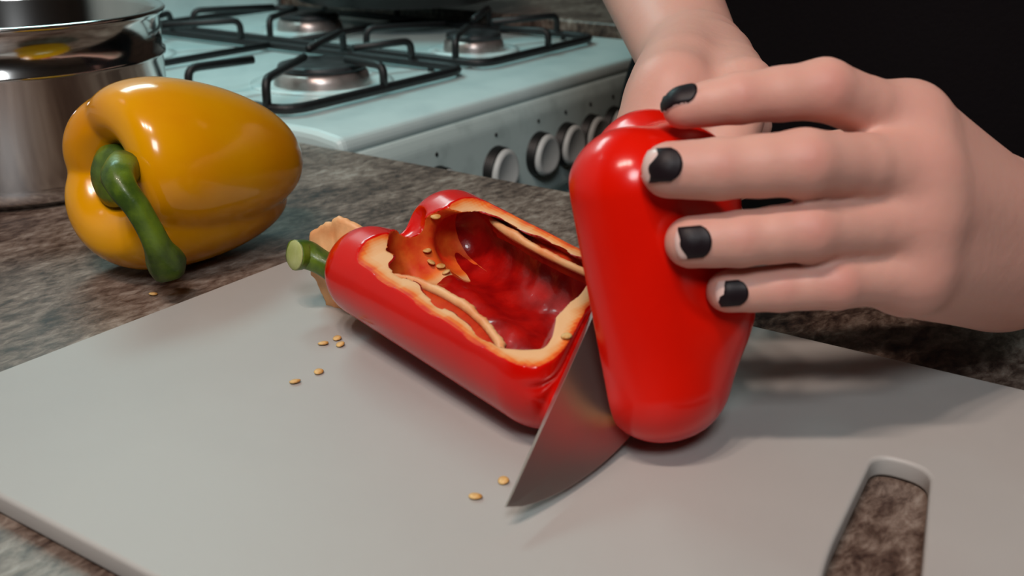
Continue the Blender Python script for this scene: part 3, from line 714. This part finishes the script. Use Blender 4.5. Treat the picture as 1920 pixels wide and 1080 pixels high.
for nm, (J, R) in LJ.items():
    S.cone(J[0], cmc[nm], R[0] * 1.02, 1.5, .8)
    S.cone(J[0] + FW * .8, cmc[nm] + FW * .6, R[0] * .95, 1.5, .8)
mid = (LJ['index'][0][0] + LJ['pinky'][0][0]) / 2
S.cone(mid + FW * .9, wr - FW * .6, 1.6, 1.9, 1.0)
S.cone(LJ['pinky'][0][0] + FW * .9 + (wr - LJ['pinky'][0][0]) * .2 - UP * .1, wr - UP * 1.2 - FW * .8, 1.15, 1.5, 1.0)
S.cone(wr - FW * .9, wr, 2.0, 2.1, 1.0, flat=(unit(FW - UP * 0), 1.15))
S.cone(wr, wr + (el - wr) * .5, 2.2, 3.2, 1.0); S.cone(wr + (el - wr) * .5, el, 3.2, 3.9, 1.0)
for nm, (J, R) in LJ.items():
    D = finger(S, J, R); smin_into(S, D, .16)
    S.cone(J[0] - FW * .22, J[0] - FW * .22, R[0] * .82, R[0] * .82, .7)      # knuckle
    web = np.array(J[0]) * .72 + np.array(J[1]) * .28
    S.cone(J[0], web, R[0] * .96, R[0] * .84, .45)
ks = list(LJ.values())
for (Ja, Ra), (Jb, Rb) in zip(ks, ks[1:]):          # webs and the flat of the hand between the knuckles
    pa, pb = Ja[0] * .74 + Ja[1] * .26 + FW * .22, Jb[0] * .74 + Jb[1] * .26 + FW * .22
    S.cone(pa, pb, Ra[0] * .66, Rb[0] * .66, .6)
    S.cone(Ja[0] + FW * .1, Jb[0] + FW * .1, Ra[0] * .88, Rb[0] * .88, .7)
    S.cone((Ja[0] + Jb[0]) / 2 + FW * .12, wr - FW * .4, .95, 1.3, .9)
S.cone(mid + FW * .35, wr - FW * 1.3, 1.55, 2.1, 1.6); S.cone(LJ['index'][0][0] + FW * .2, wr + UP * .6 - FW * 1.4, .95, 1.5, 1.2); S.cone(LJ['pinky'][0][0] + FW * .2, wr - UP * .7 - FW * 1.4, .9, 1.5, 1.2)
# thumb behind the pepper
TB = [wr + UP * 1.4 - FW * 2.0 + RT * -.8, atd(1660, 300, 37.6), atd(1510, 300, 37.2), atd(1420, 306, 36.8)]
D = finger(S, TB, [1.7, 1.15, .98, .85]); smin_into(S, D, .8)
vsL, fsL = S.mesh(); vsL = lap(vsL, fsL, 3)
def redness(vs, spots):
    r = np.zeros(len(vs))
    for p, rad, a in spots: r = np.maximum(r, a * np.exp(-((vs - np.array(p)) ** 2).sum(1) / rad ** 2))
    return np.clip(r, 0, 1)
spots = []
for nm, (J, R) in LJ.items():
    for i, a, rad in ((0, .16, 1.0), (1, .34, .6), (2, .26, .42)): spots.append((J[i] - FW * R[i] * .9, rad, a))
    spots.append((J[3] - unit(J[2] - J[3]) * .3, .9, .22))
redL = redness(vsL, spots)
SL = S
# right hand on the knife grip (behind the pepper)
wrR = atd(1296, 112, 51.5); elR = atd(1175, -160, 66)
S = SDF(np.minimum(np.minimum(wrR, elR), HC) - 8.5, np.maximum(np.maximum(wrR, elR), HC) + 7.5, .16)
acr = unit(kd); out = unit(-RT * .75 - FW * .55)      # knuckles point left and towards the camera
axw = unit(wrR - HC)
KN = []; 
base = [HC + acr * q for q in (-3.0, -1.0, 1.0, 2.9)]
left = unit(np.cross(acr, kp)); left = left if left @ (-RT) > 0 else -left
upk = -kp
S.cone(wrR, elR, 2.45, 3.7, .6, flat=(unit(np.cross(unit(elR - wrR), RT)), 1.12))
palm_top = [b + upk * 2.6 + left * 1.6 for b in base]
for i, b in enumerate(base):
    r = (.86, .9, .86, .76)[i]
    mcp = b + upk * 1.9 + left * .9; pip = b + upk * .3 + left * 2.1; dip = b - upk * 1.9 + left * 1.4; tp = b - upk * 1.9 - left * .6
    S.cone(mcp, wrR - axw * 1.2, r * 1.1, 1.6, 1.0)
    S.cone(mcp - left * 1.0, wrR - axw * 1.0 - left * .6, r * 1.1, 1.5, 1.0)
    D = finger(S, [mcp, pip, dip, tp], [r, r * .93, r * .85, r * .76]); smin_into(S, D, .2)
S.cone(HC + upk * 2.2 - left * .4, wrR - axw * 1, 1.7, 2.1, 1.0)
thb = [wrR - axw * 2.6 - left * 1.6, base[2] + upk * .6 - left * 2.3, base[0] + upk * .2 - left * 2.2, base[0] - acr * 2.3 - left * 1.7 + upk * .2]
D = finger(S, thb, [1.45, 1.15, .98, .8]); smin_into(S, D, .7)
vsR, fsR = S.mesh(); vsR = lap(vsR, fsR, 3)
redR = np.zeros(len(vsR))
# upper arms (inside the sleeves) join the forearms to the torso
S2 = SDF((52, -34, -4), (92, 58, 62), .7)
shL, shR = V(76, -5, 46), V(76, 36, 46)
S2.cone(el, shL, 3.9, 4.6, 1.5); S2.cone(elR, shR, 3.9, 4.6, 1.5); S2.cone((el * .8 + wr * .2), el, 3.4, 3.9, 1.); S2.cone((elR * .75 + wrR * .25), elR, 3.4, 3.8, 1.)
S2.cone(shL, shR, 4.8, 4.8, 3)
S2.cone(V(77, 16, 44), V(77, 16, 8), 9.5, 10, 4)
vs2, fs2 = S2.mesh(); vs2 = lap(vs2, fs2, 2)
nv = 0; VS = []; FS = []
for v, f in ((vsL, fsL), (vsR, fsR), (vs2, fs2)): VS.append(v); FS.append(f + nv); nv += len(v)
body = mk('body', np.concatenate(VS), np.concatenate(FS).tolist(), M['skin'], pe, attr={'redness': np.concatenate([redL, redR, np.zeros(len(vs2))])})
print('body verts', nv)
# clothing
S3 = SDF((44, -44, -34), (104, 66, 66), .9)
S3.cone(V(78.0, 6.0, 44), V(78.0, 28.0, 44), 10, 10, 3); S3.cone(V(78.0, 6.0, 44), V(75.5, 5.0, 4), 9.6, 11.5, 3); S3.cone(V(78.0, 28.0, 44), V(75.5, 26.0, 4), 9.6, 11.5, 3)
S3.cone(V(76.0, 15.0, 30), V(74.5, 15.0, 0), 11, 14.5, 4); S3.cone(V(76.0, 16.0, 0), V(76.0, 16.0, -6), 15, 14.5, 4)
S3.cone(V(76.0, 4.0, -2), V(76.0, 4.0, -8), 12, 12.5, 4); S3.cone(V(76.0, 28.0, -2), V(76.0, 28.0, -8), 12, 12.5, 4)
S3.cone(shL, el * .86 + shL * .14, 6.3, 5.4, 2); S3.cone(shR, elR * .86 + shR * .14, 6.3, 5.4, 2)
v3, f3 = S3.mesh(); v3 = lap(v3, f3, 2); mk('black_top', v3, f3.tolist(), M['black'], pe)
S4 = SDF((56, -24, -94), (104, 52, 4), 1.0)
for y in (7, 26):
    S4.cone(V(78, y, -8), V(78, y, -46), 9.5, 7.5, 2); S4.cone(V(78, y, -46), V(80, y, -86), 7.2, 6.0, 2)
v4, f4 = S4.mesh(); v4 = lap(v4, f4, 2); mk('trousers', v4, f4.tolist(), M['jean'], pe)
for y in (7, 26):
    S5 = SDF((60, y - 8, -93), (96, y + 8, -78), .6); S5.cone(V(83, y, -87.2), V(69, y, -88.4), 3.7, 2.6, 1.5); S5.cone(V(83, y, -87), V(82, y, -82), 3.8, 3.8, 1.5)
    v5, f5 = S5.mesh(); v5[:, 2] = np.maximum(v5[:, 2], -90.9); mk('shoe', v5, f5.tolist(), M['handle'], pe)
# nails of the left hand
J = LJ['index'][0]; nail(pe, SL, atd(1272, 193, 31.5), J[2], -FW + UP * .55, 1.05, .80, True, 0, 1)
J = LJ['middle'][0]; nail(pe, SL, atd(1246, 320, 30.5), J[2], -FW + UP * .05, 1.25, .96, True, .10, 2, (.0, .68))
J = LJ['ring'][0]; nail(pe, SL, atd(1295, 456, 30.8), J[2], -FW + UP * .0, 1.0, .92, True, .07, 3, (.0, .86))
J = LJ['pinky'][0]; nail(pe, SL, atd(1364, 549, 31.3), J[2], -FW - UP * .05, .86, .76, True, .10, 4, (.0, .84))

# ------------------------------------------------------------------ cut stem core behind the half
cc = thing('pepper_core', 'cut pepper core with a green stem stub, tucked against the red half', 'pepper core', (35.5, 32.5, 0))
def cone_disc():
    c0 = atd(668, 511, 44.3); ax = unit(-RT * .42 - FH * .85 + V(0, 0, -.06)) ; FD = frame(c0, ax, V(0, 0, 1))
    rg = np.random.default_rng(4); th = np.linspace(0, 2 * math.pi, 90, endpoint=False)
    wav = 1 + .05 * np.sin(3 * th + 1) + .035 * np.sin(8 * th) + .02 * np.sin(17 * th + 2) + .012 * rg.standard_normal(90)
    rows = []
    for r, z in [(.05, -.35), (1.4, -.3), (2.0, -.3), (2.3, -.18), (2.38, -.04), (2.36, .08), (2.22, .17), (2.0, .16), (1.7, .3), (1.3, .48), (.9, .62), (.5, .66), (.02, .7)]:
        r *= .97; rows.append(FD(np.stack([r * wav * np.cos(th), r * wav * np.sin(th) * 1.0, z + .06 * np.sin(5 * th) * (r > 1)], -1)))
    return FD, rows, c0, ax
FD, rows, c0, ax = cone_disc()
MB().grid(np.array(rows), closev=True).mk('flesh', M['cream'], cc)
q0 = c0 + ax * .5; q1 = atd(576, 478, 44.0); q2 = atd(552, 478, 43.6)
round_tube([q0, (q0 + q1) / 2, q1, q2], [.8, .52, .58, .62], 20, 30, .03).mk('stem', M['stem'], cc)
dd = unit(q2 - q1); MB().tube([q2 - dd * .02, q2 + dd * .03, q2 + dd * .05], [.62, .58, .28], 20).mk('stem_end', M['stem_cut'], cc)

# ------------------------------------------------------------------ loose seeds
def ground(x, y, z):
    r = FW * F + RT * (x - 960) - UP * (y - 540); return CAM + r * ((z - CAM[2]) / r[2])
SD = [(607, 643, 0, 'loose seed on the board below the pepper core, left of a close pair'), (632, 634, 0, 'loose seed on the board, upper one of the pair touching below the core'),
      (638, 645, 0, 'loose seed on the board, lower one of the pair touching below the core'), (598, 696, 0, 'loose seed on the board midway between the pair and the leftmost seed'),
      (552, 715, 0, 'loose seed on the board, leftmost and nearest of the group below the core'), (890, 930, 0, 'larger loose seed on the board left of the knife tip'),
      (944, 901, 0, 'loose seed almost touching the knife blade near its tip'), (288, 551, -.72, 'loose seed on the dark worktop in front of the yellow pepper')]
for i, (x, y, z, lb) in enumerate(SD):
    p = ground(x, y, z + .07); o = seed(p, random.uniform(0, 6), random.uniform(-.25, .25), 'pepper_seed')
    tag(o, lb, 'seed', 'loose pepper seeds')
